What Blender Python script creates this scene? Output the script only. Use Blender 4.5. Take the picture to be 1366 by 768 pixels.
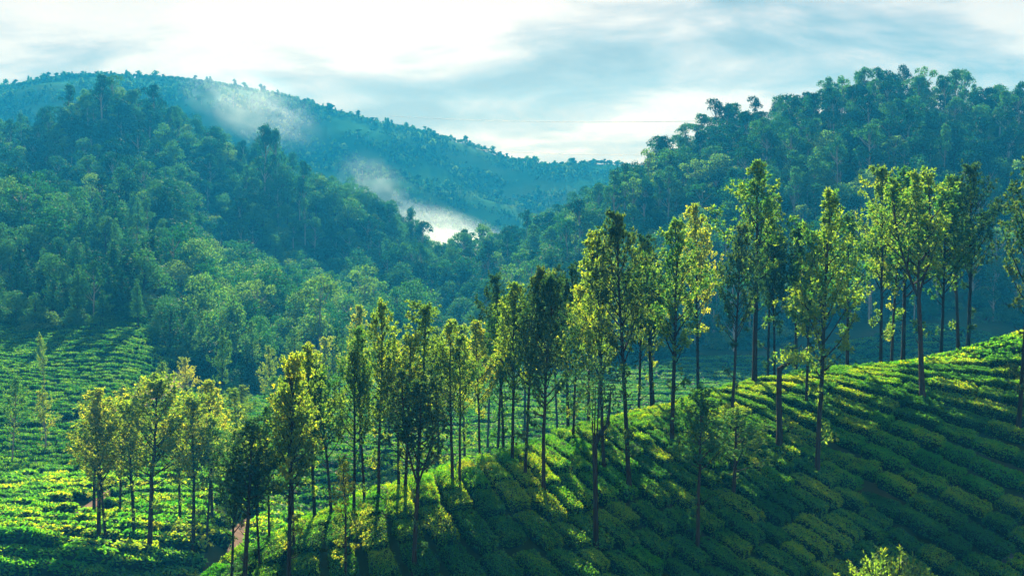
import bpy, math, random
import numpy as np
from mathutils import Matrix, Vector

R = math.radians
sc = bpy.context.scene
for o in list(bpy.data.objects):
    bpy.data.objects.remove(o)

# ------------------------------------------------------------------ camera
CZ = 18.0                       # eye height above the valley floor
F = 683 / math.tan(R(22.5))     # focal length in photo pixels
PITCH = math.atan(54 / F)       # horizon 54 px above the picture centre
cam_d = bpy.data.cameras.new('camera')
cam_d.sensor_width = 36
cam_d.lens = 18 / math.tan(R(22.5))
cam_d.clip_start = 0.5
cam_d.clip_end = 8000
cam = bpy.data.objects.new('camera', cam_d)
cam.location = (0, 0, CZ)
cam.rotation_euler = (math.pi / 2 - PITCH, 0, 0)
sc.collection.objects.link(cam)
sc.camera = cam

# ------------------------------------------------------------------ light
SUN_AZ, SUN_EL = R(-4), R(25.5)  # ahead of the camera, a little to the left
sun_dir = Vector((math.sin(SUN_AZ) * math.cos(SUN_EL), math.cos(SUN_AZ) * math.cos(SUN_EL), math.sin(SUN_EL)))
sd = bpy.data.lights.new('sun', 'SUN')
sd.energy = 5.0
sd.angle = R(0.6)
sd.color = (1.0, 0.88, 0.62)
sun = bpy.data.objects.new('sun', sd)
sun.rotation_euler = (-sun_dir).to_track_quat('-Z', 'Y').to_euler()
sun.location = (0, 0, 200)
sc.collection.objects.link(sun)

world = bpy.data.worlds.new('World')
sc.world = world
world.use_nodes = True
SKY_GAIN = 0.05
CLOUD = 4.0                     # cloud brightness over the sky gain


def build_world():
    nt = world.node_tree
    nt.nodes.clear()
    N, L = nt.nodes.new, nt.links.new
    out = N('ShaderNodeOutputWorld')
    bg = N('ShaderNodeBackground')
    bg.inputs['Strength'].default_value = SKY_GAIN
    L(bg.outputs[0], out.inputs[0])
    sky = N('ShaderNodeTexSky')
    sky.sky_type = 'NISHITA'
    sky.sun_disc = False
    sky.sun_elevation = SUN_EL
    sky.sun_rotation = SUN_AZ
    sky.air_density = 1.0
    sky.dust_density = 0.6
    tc = N('ShaderNodeTexCoord')
    sep = N('ShaderNodeSeparateXYZ')
    L(tc.outputs['Generated'], sep.inputs[0])

    def math_(op, a, b=None, clamp=False):
        m = N('ShaderNodeMath')
        m.operation = op
        m.use_clamp = clamp
        for i, v in enumerate((a, b)):
            if v is None:
                continue
            if isinstance(v, (int, float)):
                m.inputs[i].default_value = v
            else:
                L(v, m.inputs[i])
        return m.outputs[0]
    zc = math_('MAXIMUM', sep.outputs[2], 0.0)
    den = math_('ADD', zc, 0.30)
    px = math_('DIVIDE', sep.outputs[0], den)
    py = math_('DIVIDE', sep.outputs[1], den)
    comb = N('ShaderNodeCombineXYZ')
    L(px, comb.inputs[0])
    L(py, comb.inputs[1])

    def noise(scale, detail, rough, loc, sx=1.0, sy=1.0, rot=0.0, dist=0.0):
        mp = N('ShaderNodeMapping')
        mp.inputs['Location'].default_value = loc
        mp.inputs['Scale'].default_value = (sx, sy, 1)
        mp.inputs['Rotation'].default_value = (0, 0, rot)
        L(comb.outputs[0], mp.inputs[0])
        n = N('ShaderNodeTexNoise')
        n.inputs['Scale'].default_value = scale
        n.inputs['Detail'].default_value = detail
        n.inputs['Roughness'].default_value = rough
        n.inputs['Distortion'].default_value = dist
        L(mp.outputs[0], n.inputs['Vector'])
        return n.outputs['Fac']
    big = noise(1.5, 3, 0.5, (2.2, 13.7, 0), 0.9, 1.25, R(22), 0.5)
    fine = noise(4.2, 8, 0.6, (7.1, 6.6, 0), 0.8, 1.15, R(28), 0.35)
    s = math_('ADD', math_('MULTIPLY', big, 0.72), math_('MULTIPLY', fine, 0.52))
    ramp = N('ShaderNodeValToRGB')
    cr = ramp.color_ramp
    cr.elements[0].position = 0.46
    cr.elements[0].color = (0.11, 0.22, 0.29, 1)
    cr.elements[1].position = 0.73
    cr.elements[1].color = (1.16, 1.0, 0.88, 1)
    for p, c in ((0.52, (0.26, 0.37, 0.43, 1)), (0.585, (0.58, 0.58, 0.59, 1)), (0.64, (0.97, 0.87, 0.80, 1))):
        e = cr.elements.new(p)
        e.color = c
    L(s, ramp.inputs[0])
    gain = N('ShaderNodeMix')
    gain.data_type = 'RGBA'
    gain.blend_type = 'MULTIPLY'
    gain.inputs[0].default_value = 1.0
    L(ramp.outputs[0], gain.inputs[6])
    gain.inputs[7].default_value = (CLOUD, CLOUD, CLOUD, 1)
    mix = N('ShaderNodeMix')
    mix.data_type = 'RGBA'
    mix.inputs[0].default_value = 0.88
    L(sky.outputs[0], mix.inputs[6])
    L(gain.outputs[2], mix.inputs[7])
    L(mix.outputs[2], bg.inputs[0])


build_world()
vs = sc.view_settings
vs.view_transform = 'Standard'
vs.look = 'None'
vs.exposure = 2.0
vs.gamma = 1.0
vs.use_curve_mapping = False
cy = sc.cycles
cy.max_bounces = 5
cy.diffuse_bounces = 2
cy.glossy_bounces = 1
cy.transmission_bounces = 3
cy.transparent_max_bounces = 4
cy.volume_bounces = 0
cy.use_denoising = True
cy.sample_clamp_indirect = 4
sc.render.use_persistent_data = False

# ------------------------------------------------------------------ helpers
COL = sc.collection
rng = np.random.default_rng(7)


def pix_dir(u, v):
    """x/y and z/y of the view ray through photo pixel (u, v)"""
    cx, cyy = (u - 683) / F, -(v - 384) / F
    dy = math.cos(PITCH) + cyy * math.sin(PITCH)
    dz = -math.sin(PITCH) + cyy * math.cos(PITCH)
    return cx / dy, dz / dy


def at(u, v, y):
    ax, az = pix_dir(u, v)
    return np.array((ax * y, y, CZ + az * y))


def project(p):
    p = np.asarray(p, float)
    x, y, z = p[..., 0], p[..., 1], p[..., 2] - CZ
    dep = y * math.cos(PITCH) - z * math.sin(PITCH)
    up = y * math.sin(PITCH) + z * math.cos(PITCH)
    return 683 + F * x / dep, 384 - F * up / dep


def mesh_np(name, verts, quads=None, tris=None, mats=(), mat_idx=None, smooth=True):
    me = bpy.data.meshes.new(name)
    verts = np.asarray(verts, np.float32)
    nq = 0 if quads is None else len(quads)
    nt = 0 if tris is None else len(tris)
    loops = []
    if nq:
        loops.append(np.asarray(quads, np.int32).ravel())
    if nt:
        loops.append(np.asarray(tris, np.int32).ravel())
    lv = np.concatenate(loops)
    tot = np.concatenate([np.full(nq, 4, np.int32), np.full(nt, 3, np.int32)])
    start = np.concatenate([[0], np.cumsum(tot)[:-1]]).astype(np.int32)
    me.vertices.add(len(verts))
    me.vertices.foreach_set('co', verts.ravel())
    me.loops.add(len(lv))
    me.loops.foreach_set('vertex_index', lv)
    me.polygons.add(nq + nt)
    me.polygons.foreach_set('loop_start', start)
    me.polygons.foreach_set('loop_total', tot)
    if mat_idx is not None:
        me.polygons.foreach_set('material_index', np.asarray(mat_idx, np.int32))
    me.polygons.foreach_set('use_smooth', np.full(nq + nt, smooth))
    for m in mats:
        me.materials.append(m)
    me.update()
    me.validate()
    return me


def link(name, data, parent=None, **props):
    o = bpy.data.objects.new(name, data)
    COL.objects.link(o)
    if parent is not None:
        o.parent = parent
    for k, v in props.items():
        o[k] = v
    return o


def unit(a):
    return a / np.maximum(np.linalg.norm(a, axis=-1, keepdims=True), 1e-9)


class Geo:
    """collects tubes, leaves and blobs, with a material slot each"""

    def __init__(self):
        self.v, self.q, self.t, self.mq, self.mt, self.n = [], [], [], [], [], 0

    def tube(self, pts, rad, sides=6, m=0):
        pts = np.asarray(pts, float)
        rad = np.asarray(rad, float)
        k = len(pts)
        tan = unit(np.gradient(pts, axis=0))
        ref = np.array((0.31, 0.95, 0.05))
        a = unit(np.cross(tan, ref))
        b = np.cross(tan, a)
        ang = np.arange(sides) * 2 * math.pi / sides
        ring = (a[:, None] * np.cos(ang)[None, :, None] + b[:, None] * np.sin(ang)[None, :, None]) * rad[:, None, None] + pts[:, None]
        self.v.append(ring.reshape(-1, 3))
        i = np.arange(k - 1)[:, None] * sides
        j = np.arange(sides)[None]
        j2 = (j + 1) % sides
        q = np.stack([i + j, i + j2, i + sides + j2, i + sides + j], -1).reshape(-1, 4) + self.n
        self.q.append(q)
        self.mq.append(np.full(len(q), m))
        self.n += k * sides

    def leaves(self, c, ax, nrm, ln, wd, m=0):
        """rhombic leaves: centre c, long axis ax, normal nrm"""
        c = np.asarray(c, float)
        ax = unit(ax)
        sd_ = unit(np.cross(nrm, ax))
        ln = np.broadcast_to(ln, (len(c),))[:, None]
        wd = np.broadcast_to(wd, (len(c),))[:, None]
        v = np.stack([c - ax * ln * .5, c - ax * ln * .05 + sd_ * wd * .5, c + ax * ln * .5, c - ax * ln * .05 - sd_ * wd * .5], 1)
        self.v.append(v.reshape(-1, 3))
        q = np.arange(len(c) * 4).reshape(-1, 4) + self.n
        self.q.append(q)
        self.mq.append(np.full(len(q), m))
        self.n += len(c) * 4

    def dome(self, nx, ny, fn, m=0):
        """grid surface fn(s, t) for s,t in 0..1"""
        s, t = np.meshgrid(np.linspace(0, 1, nx), np.linspace(0, 1, ny), indexing='ij')
        self.v.append(np.stack(fn(s, t), -1).reshape(-1, 3))
        i = np.arange(nx - 1)[:, None] * ny
        j = np.arange(ny - 1)[None]
        q = np.stack([i + j, i + ny + j, i + ny + j + 1, i + j + 1], -1).reshape(-1, 4) + self.n
        self.q.append(q)
        self.mq.append(np.full(len(q), m))
        self.n += nx * ny

    def mesh(self, name, mats, smooth=True):
        return mesh_np(name, np.concatenate(self.v), np.concatenate(self.q), None, mats, np.concatenate(self.mq), smooth)


# ------------------------------------------------------------------ materials
def new_mat(name):
    m = bpy.data.materials.new(name)
    m.use_nodes = True
    m.node_tree.nodes.clear()
    return m, m.node_tree.nodes.new, m.node_tree.links.new


def ramp_node(N, stops):
    r = N('ShaderNodeValToRGB')
    cr = r.color_ramp
    cr.elements[0].position, cr.elements[0].color = stops[0][0], (*stops[0][1], 1)
    cr.elements[1].position, cr.elements[1].color = stops[-1][0], (*stops[-1][1], 1)
    for p, c in stops[1:-1]:
        e = cr.elements.new(p)
        e.color = (*c, 1)
    return r


def leaf_mat(name, stops, trans_tint, trans_mix=0.45, noise_scale=1.2, rnd=0.55, gloss=0.015, tgain=1.0):
    m, N, L = new_mat(name)
    out = N('ShaderNodeOutputMaterial')
    info = N('ShaderNodeObjectInfo')
    geo = N('ShaderNodeNewGeometry')
    nz = N('ShaderNodeTexNoise')
    nz.inputs['Scale'].default_value = noise_scale
    nz.inputs['Detail'].default_value = 3
    L(geo.outputs['Position'], nz.inputs['Vector'])
    isl = N('ShaderNodeMath')
    isl.operation = 'MULTIPLY_ADD'
    L(geo.outputs['Random Per Island'], isl.inputs[0])
    isl.inputs[1].default_value = 0.44
    isl.inputs[2].default_value = -0.22
    a = N('ShaderNodeMath')
    a.operation = 'MULTIPLY_ADD'
    L(info.outputs['Random'], a.inputs[0])
    a.inputs[1].default_value = rnd
    a.inputs[2].default_value = -rnd / 2
    b = N('ShaderNodeMath')
    L(nz.outputs['Fac'], b.inputs[0])
    L(a.outputs[0], b.inputs[1])
    c = N('ShaderNodeMath')
    c.use_clamp = True
    L(b.outputs[0], c.inputs[0])
    L(isl.outputs[0], c.inputs[1])
    rp = ramp_node(N, stops)
    L(c.outputs[0], rp.inputs[0])
    dif = N('ShaderNodeBsdfDiffuse')
    L(rp.outputs[0], dif.inputs[0])
    tr = N('ShaderNodeBsdfTranslucent')
    tm = N('ShaderNodeMix')
    tm.data_type = 'RGBA'
    tm.blend_type = 'MULTIPLY'
    tm.inputs[0].default_value = 1
    L(rp.outputs[0], tm.inputs[6])
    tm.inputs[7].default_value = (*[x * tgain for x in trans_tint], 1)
    L(tm.outputs[2], tr.inputs[0])
    mx = N('ShaderNodeMixShader')
    mx.inputs[0].default_value = trans_mix
    L(dif.outputs[0], mx.inputs[1])
    L(tr.outputs[0], mx.inputs[2])
    gl = N('ShaderNodeBsdfGlossy')
    gl.inputs['Roughness'].default_value = 0.5
    gl.inputs['Color'].default_value = (0.8, 0.9, 0.85, 1)
    m2 = N('ShaderNodeMixShader')
    m2.inputs[0].default_value = gloss
    L(mx.outputs[0], m2.inputs[1])
    L(gl.outputs[0], m2.inputs[2])
    L(m2.outputs[0], out.inputs[0])
    return m


def solid_mat(name, stops, noise_scale=4.0, rough=0.9, bump=0.0, rnd=0.0, stretch=(1, 1, 1)):
    m, N, L = new_mat(name)
    out = N('ShaderNodeOutputMaterial')
    bs = N('ShaderNodeBsdfPrincipled')
    bs.inputs['Roughness'].default_value = rough
    bs.inputs['Specular IOR Level'].default_value = 0.08
    tc = N('ShaderNodeTexCoord')
    mp = N('ShaderNodeMapping')
    mp.inputs['Scale'].default_value = stretch
    L(tc.outputs['Object'], mp.inputs[0])
    nz = N('ShaderNodeTexNoise')
    nz.inputs['Scale'].default_value = noise_scale
    nz.inputs['Detail'].default_value = 6
    nz.inputs['Roughness'].default_value = 0.65
    L(mp.outputs[0], nz.inputs['Vector'])
    fac = nz.outputs['Fac']
    if rnd:
        info = N('ShaderNodeObjectInfo')
        a = N('ShaderNodeMath')
        a.operation = 'MULTIPLY_ADD'
        L(info.outputs['Random'], a.inputs[0])
        a.inputs[1].default_value = rnd
        L(fac, a.inputs[2])
        b = N('ShaderNodeMath')
        b.operation = 'SUBTRACT'
        L(a.outputs[0], b.inputs[0])
        b.inputs[1].default_value = rnd / 2
        fac = b.outputs[0]
    rp = ramp_node(N, stops)
    L(fac, rp.inputs[0])
    L(rp.outputs[0], bs.inputs['Base Color'])
    if bump:
        bp = N('ShaderNodeBump')
        bp.inputs['Strength'].default_value = bump
        bp.inputs['Distance'].default_value = 0.1
        L(nz.outputs['Fac'], bp.inputs['Height'])
        L(bp.outputs[0], bs.inputs['Normal'])
    L(bs.outputs[0], out.inputs[0])
    return m


YT = (1.05, 1.0, 0.25)
M = {}
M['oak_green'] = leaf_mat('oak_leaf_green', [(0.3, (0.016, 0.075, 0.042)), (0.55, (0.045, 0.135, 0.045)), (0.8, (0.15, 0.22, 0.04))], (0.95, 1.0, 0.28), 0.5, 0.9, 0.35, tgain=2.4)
M['oak_olive_sunlit'] = leaf_mat('oak_leaf_olive_sunlit', [(0.3, (0.03, 0.08, 0.032)), (0.55, (0.07, 0.14, 0.034)), (0.82, (0.18, 0.205, 0.035))], (1.12, 1.0, 0.22), 0.55, 0.9, 0.35, tgain=3.4)  # yellowed copy of the oak leaf: sunlight on the crowns put into the colour
M['oak_dark_shaded'] = leaf_mat('oak_leaf_dark_shaded', [(0.3, (0.012, 0.05, 0.036)), (0.6, (0.028, 0.085, 0.048)), (0.85, (0.10, 0.16, 0.05))], YT, 0.4, 0.5, 0.3, tgain=2.0)  # grey-green, darkened too: shade of backlit crowns put into the leaf colour
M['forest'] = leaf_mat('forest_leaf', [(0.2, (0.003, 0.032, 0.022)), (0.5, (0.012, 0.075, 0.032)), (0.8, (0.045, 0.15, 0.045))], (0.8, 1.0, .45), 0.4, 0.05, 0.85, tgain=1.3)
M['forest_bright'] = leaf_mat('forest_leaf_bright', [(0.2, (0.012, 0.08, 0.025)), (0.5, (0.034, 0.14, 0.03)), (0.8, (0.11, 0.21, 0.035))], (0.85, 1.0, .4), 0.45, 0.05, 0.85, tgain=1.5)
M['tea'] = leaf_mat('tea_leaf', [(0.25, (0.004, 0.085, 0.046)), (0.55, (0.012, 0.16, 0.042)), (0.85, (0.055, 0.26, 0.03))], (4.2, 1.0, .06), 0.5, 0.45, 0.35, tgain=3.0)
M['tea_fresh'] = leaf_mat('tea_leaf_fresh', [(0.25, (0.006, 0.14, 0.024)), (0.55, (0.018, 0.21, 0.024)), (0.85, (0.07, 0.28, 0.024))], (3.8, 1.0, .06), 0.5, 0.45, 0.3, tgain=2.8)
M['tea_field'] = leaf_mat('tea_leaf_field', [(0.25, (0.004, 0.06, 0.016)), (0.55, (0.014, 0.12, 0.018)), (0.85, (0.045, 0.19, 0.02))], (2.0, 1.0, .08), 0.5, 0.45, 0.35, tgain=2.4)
M['tea_core'] = solid_mat('tea_inner_shade', [(0.3, (0.004, 0.010, 0.006)), (0.7, (0.009, 0.022, 0.010))], 6)  # near-black filling: shade inside and between the hedges put into the colour
M['bark'] = solid_mat('dark_bark', [(0.3, (0.012, 0.009, 0.008)), (0.55, (0.03, 0.022, 0.017)), (0.8, (0.08, 0.055, 0.04))], 3.0, 0.9, 0.6, 0.2, (2, 2, 0.5))
M['bark_pale'] = solid_mat('pale_bark', [(0.3, (0.12, 0.11, 0.10)), (0.7, (0.34, 0.32, 0.28))], 3.0, 0.85, 0.4, 0.0, (2, 2, 0.5))
M['soil'] = solid_mat('red_soil', [(0.3, (0.045, 0.022, 0.016)), (0.6, (0.10, 0.055, 0.04)), (0.85, (0.16, 0.10, 0.08))], 1.2, 0.95, 0.5)
M['rock'] = solid_mat('grey_rock', [(0.3, (0.05, 0.06, 0.08)), (0.7, (0.14, 0.16, 0.20))], 2.0, 0.8, 0.5)
M['wire'] = solid_mat('wire_metal', [(0.3, (0.03, 0.035, 0.04)), (0.7, (0.06, 0.06, 0.065))], 2.0, 0.6)
M['plaster'] = solid_mat('white_plaster', [(0.3, (0.6, 0.58, 0.55)), (0.7, (0.8, 0.79, 0.76))], 1.0, 0.8)
M['roof'] = solid_mat('sheet_roof', [(0.3, (0.25, 0.13, 0.1)), (0.7, (0.36, 0.2, 0.15))], 1.0, 0.7)
M['pane'] = solid_mat('dark_glass', [(0.3, (0.02, 0.03, 0.035)), (0.7, (0.04, 0.05, 0.055))], 1.0, 0.2)

# ------------------------------------------------------------------ terrain
P = lambda *rows: np.array([at(*r) for r in rows])


def ridge(x, y, pts, af, wf, ab, wb):
    """height of a ridge along a 3-D polyline, with rounded shoulders; also the signed distance (front > 0)"""
    best = np.full(x.shape, 1e9)
    zc = np.zeros(x.shape)
    sg = np.zeros(x.shape)
    for a, b in zip(pts[:-1], pts[1:]):
        d = b[:2] - a[:2]
        l2 = d @ d
        t = np.clip(((x - a[0]) * d[0] + (y - a[1]) * d[1]) / l2, 0, 1)
        ex, ey = x - a[0] - t * d[0], y - a[1] - t * d[1]
        dist = np.hypot(ex, ey)
        side = np.sign(d[0] * ey - d[1] * ex)      # polylines run right to left: left of travel = camera side
        up = dist < best
        best = np.where(up, dist, best)
        zc = np.where(up, a[2] + t * (b[2] - a[2]), zc)
        sg = np.where(up, side, sg)
    s = best * sg
    f = zc - af * (np.sqrt(s * s + wf * wf) - wf)
    k = zc - ab * (np.sqrt(s * s + wb * wb) - wb)
    return np.where(s > 0, f, k), s


def smax(a, b, k):
    h = np.clip(0.5 + 0.5 * (a - b) / k, 0, 1)
    return b + (a - b) * h + k * h * (1 - h)


def sstep(e0, e1, x):
    t = np.clip((x - e0) / (e1 - e0), 0, 1)
    return t * t * (3 - 2 * t)


def wav(x, y, s, seed):
    """cheap smooth noise, about -1..1"""
    r = np.random.default_rng(seed)
    out = 0
    for i in range(5):
        a = r.uniform(0, 2 * math.pi)
        f = r.uniform(0.6, 1.6) / s * 2 * math.pi
        out = out + np.sin((x * math.cos(a) + y * math.sin(a)) * f + r.uniform(0, 6.28))
    return out / 2.6


SPUR = P(*[(u, v + 13, d) for u, v, d in (
    (1620, 398, 75), (1500, 424, 73), (1366, 450, 70), (1200, 480, 68.5), (1000, 516, 66), (860, 552, 61.5), (700, 607, 56), (640, 626, 54),
    (520, 668, 51.5), (400, 710, 49.5), (330, 750, 48), (240, 815, 46), (100, 960, 44))])
LEFT = P((640, 402, 285), (570, 382, 295), (530, 352, 303), (470, 310, 312), (400, 278, 322), (330, 240, 335), (260, 212, 345), (200, 178, 350),
         (130, 160, 352), (60, 195, 348), (0, 228, 340), (-120, 280, 330), (-300, 330, 320))
KNOLL = P((300, 505, 172), (262, 448, 182), (200, 412, 194), (100, 360, 206), (0, 322, 216), (-140, 290, 225), (-300, 280, 235))
RIGHT = P((1900, 160, 270), (1500, 175, 280), (1366, 182, 280), (1240, 168, 285), (1150, 150, 287), (1090, 168, 290), (1000, 205, 296), (935, 215, 300),
          (880, 270, 305), (830, 292, 310), (770, 312, 314), (735, 340, 320), (690, 385, 330))
FAR = P(*[(a, b, c * 0.72) for a, b, c in ((1500, 250, 860), (1000, 245, 870), (900, 238, 880), (820, 228, 890), (740, 226, 900), (680, 215, 905), (620, 193, 910), (560, 177, 915), (500, 165, 920),
        (450, 153, 925), (380, 130, 930), (300, 115, 935), (240, 107, 940), (150, 105, 945), (0, 122, 950), (-150, 130, 955), (-500, 150, 960))])


def height(x, y, parts=False):
    x = np.asarray(x, float)
    y = np.asarray(y, float)
    floor = 0.25 * wav(x, y, 22, 3) + 0.0 * x
    floor = floor + np.where(y > 165, (y - 165) * 0.012, 0) - sstep(380, 620, y) * 8
    # the left terrace: level, rounding down towards the camera
    ty = 73.5 + 0.10 * (x + 24)
    terr = 0.9 - 0.62 * (np.sqrt(np.maximum(ty - y, 0) ** 2 + 9) - 3) - 1.6 * sstep(-18.5, -15.5, x + 0.16 * (y - 70)) * sstep(100, 84, y)
    floor = np.where(y < 100, terr + floor * 0.5, floor + 0.9 * sstep(112, 100, y) * sstep(-10, -16, x))
    # the left field rising from the path to the forest edge
    w = sstep(0, 12, -0.235 * y - x)
    floor = floor + w * np.maximum(np.sqrt(np.maximum(y - 93, 0) ** 2 + 16) - 4, 0) * 0.145
    # gentle tea slopes across the valley
    floor = np.maximum(floor, -9)
    n, s = ridge(x, y, SPUR, 0.80, 3.2 + 4.6 * sstep(-7, 16, x), 0.5, 4.0)
    n = n + 0.22 * wav(x, y, 14, 11)
    l, _ = ridge(x, y, LEFT, 0.285, 25, 0.5, 12)
    l = l + 2.0 * wav(x, y, 60, 5)
    k, _ = ridge(x, y, KNOLL, 0.42, 14, 0.25, 12)
    r, _ = ridge(x, y, RIGHT, 0.46, 22, 0.6, 10)
    r = r + 1.8 * wav(x, y, 55, 8)
    f, _ = ridge(x, y, FAR, 0.40, 45, 0.5, 20)
    f = f + (5 * wav(x, y, 140, 21) + 2 * wav(x, y, 55, 22)) * sstep(700, 560, y)
    h = smax(floor, k, 5)
    h = smax(h, l, 10)
    h = smax(h, r, 10)
    h = smax(h, f, 20)
    hh = smax(h, n, 1.6)
    if parts:
        return hh, h, n, s, l, k, r, f
    return hh


def hgt(x, y):
    return float(height(np.array([x]), np.array([y]))[0])


def hit(u, v, y0=30.0, y1=850.0):
    """first point where the ray through photo pixel (u, v) meets the ground"""
    ax, az = pix_dir(u, v)
    ys = np.concatenate([np.arange(y0, 200, 0.1), np.arange(200, y1, 1.0)])
    d = CZ + az * ys - height(ax * ys, ys)
    i = np.argmax(d < 0)
    if d[i] >= 0:
        return None
    return np.array((ax * ys[i], ys[i], float(CZ + az * ys[i])))


def foot(u, v, past=1.5):
    """ground under photo pixel (u, v); a foot just over the spur's rim is put just behind the rim"""
    p = hit(u, v)
    ys = np.arange(42, 82, 0.1)
    ax = pix_dir(u, v)[0]
    e = (height(ax * ys, ys) - CZ) / ys
    i = int(np.argmax(e))
    if p is None or p[1] > ys[i] + 3:
        y = ys[i] + past
        p = np.array((ax * y, y, hgt(ax * y, y)))
    return p


def visible(p):
    """which points stand clear of the terrain as seen from the camera"""
    p = np.atleast_2d(np.asarray(p, float))
    ok = np.ones(len(p), bool)
    for t in np.concatenate([np.linspace(0.1, 0.8, 28), np.linspace(0.82, 0.985, 22)]):
        q = np.array((0, 0, CZ)) * (1 - t) + p * t
        ok &= (q[:, 1] < 25) | (q[:, 2] > height(q[:, 0], q[:, 1]))
    return ok


def ground_material():
    m, N, L = new_mat('ground_cover')
    out = N('ShaderNodeOutputMaterial')
    bs = N('ShaderNodeBsdfDiffuse')
    geo = N('ShaderNodeNewGeometry')
    n1 = N('ShaderNodeTexNoise')
    n1.inputs['Scale'].default_value = 0.16
    n1.inputs['Detail'].default_value = 9
    n1.inputs['Roughness'].default_value = 0.72
    L(geo.outputs['Position'], n1.inputs['Vector'])
    rp = ramp_node(N, [(0.3, (0.010, 0.022, 0.010)), (0.5, (0.020, 0.045, 0.014)), (0.72, (0.05, 0.055, 0.025))])
    L(n1.outputs['Fac'], rp.inputs[0])
    # the far mountain: patches of open grass and tea between dark woods
    n2 = N('ShaderNodeTexNoise')
    n2.inputs['Scale'].default_value = 0.011
    n2.inputs['Detail'].default_value = 8
    n2.inputs['Roughness'].default_value = 0.62
    mp = N('ShaderNodeMapping')
    mp.inputs['Scale'].default_value = (1, 1, 2.5)
    L(geo.outputs['Position'], mp.inputs[0])
    L(mp.outputs[0], n2.inputs['Vector'])
    rp2 = ramp_node(N, [(0.34, (0.010, 0.06, 0.034)), (0.5, (0.025, 0.10, 0.045)), (0.58, (0.05, 0.13, 0.055)), (0.68, (0.085, 0.15, 0.07))])
    L(n2.outputs['Fac'], rp2.inputs[0])
    sep = N('ShaderNodeSeparateXYZ')
    L(geo.outputs['Position'], sep.inputs[0])
    mr = N('ShaderNodeMapRange')
    mr.inputs[1].default_value = 370
    mr.inputs[2].default_value = 430
    L(sep.outputs[1], mr.inputs[0])
    mx = N('ShaderNodeMix')
    mx.data_type = 'RGBA'
    L(mr.outputs[0], mx.inputs[0])
    L(rp.outputs[0], mx.inputs[6])
    L(rp2.outputs[0], mx.inputs[7])
    L(mx.outputs[2], bs.inputs['Color'])
    bp = N('ShaderNodeBump')
    bp.inputs['Strength'].default_value = 0.6
    bp.inputs['Distance'].default_value = 0.3
    L(n1.outputs['Fac'], bp.inputs['Height'])
    L(bp.outputs[0], bs.inputs['Normal'])
    L(bs.outputs[0], out.inputs[0])
    return m


M['ground'] = ground_material()


def build_ground():
    ys = [-45.0]
    while ys[-1] < 860:
        y = ys[-1]
        ys.append(y + (1.5 if y < 25 else 0.6 if y < 110 else min(7, 0.6 + (y - 110) * 0.02)))
    ys = np.array(ys)
    th = np.linspace(-1, 1, 300) * 0.78
    yy, tt = np.meshgrid(ys, th, indexing='ij')
    xx = (yy + 85) * tt
    zz = height(xx, yy)
    ny, nx = xx.shape
    i = np.arange(ny - 1)[:, None] * nx
    j = np.arange(nx - 1)[None]
    q = np.stack([i + j, i + j + 1, i + nx + j + 1, i + nx + j], -1).reshape(-1, 4)
    me = mesh_np('ground', np.stack([xx, yy, zz], -1).reshape(-1, 3), q, None, [M['ground']])
    link('ground', me, kind='structure')


build_ground()


def strip(name, pix, width, mat, lift=0.10, seed=0, depth=None):
    """a path draped over the ground along photo pixels"""
    r = np.random.default_rng(seed)
    pts = []
    for k, p in enumerate(pix):
        h = hit(*p) if depth is None else at(*p, depth[k])
        if h is not None:
            pts.append(h[:2])
    pts = np.array(pts)
    d = np.concatenate([[0], np.cumsum(np.linalg.norm(np.diff(pts, axis=0), axis=1))])
    n = max(6, int(d[-1] / 0.5))
    s = np.linspace(0, d[-1], n)
    c = np.stack([np.interp(s, d, pts[:, 0]), np.interp(s, d, pts[:, 1])], -1)
    for _ in range(4):
        c[1:-1] = (c[:-2] + c[1:-1] * 2 + c[2:]) / 4
    t = unit(np.gradient(c, axis=0))
    nn = np.stack([-t[:, 1], t[:, 0]], -1)
    w = width * (1 + 0.25 * wav(s, s * 0, 5, seed)) / 2
    cols = []
    for e in (-1, -0.5, 0, 0.5, 1):
        q = c + nn * (w * e)[:, None]
        z = height(q[:, 0], q[:, 1]) + lift - 0.12 * abs(e) ** 3
        cols.append(np.stack([q[:, 0], q[:, 1], z], -1))
    v = np.stack(cols, 1).reshape(-1, 3)
    i = np.arange(n - 1)[:, None] * 5
    j = np.arange(4)[None]
    q = np.stack([i + j, i + j + 1, i + 6 + j, i + 5 + j], -1).reshape(-1, 4)
    return link(name, mesh_np(name, v, q, None, [mat]), kind='structure'), c


PATHS = []
for pix, w, sd_ in (([(-40, 580), (20, 577), (60, 574), (100, 566), (140, 556), (180, 540), (215, 520), (245, 506), (262, 490)], 2.2, 1),
                    ([(262, 800), (285, 768), (303, 748), (318, 725), (326, 705), (340, 694)], 1.5, 2),
                    ([(60, 700), (100, 690), (130, 668), (150, 655)], 1.1, 3)):
    o, c = strip('dirt_path', pix, w, M['soil'], seed=sd_)
    PATHS.append((c, w))


def off_path(x, y, m=0.5):
    return all(np.min(np.hypot(c[:, 0] - x, c[:, 1] - y)) > w / 2 + m for c, w in PATHS)


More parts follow.
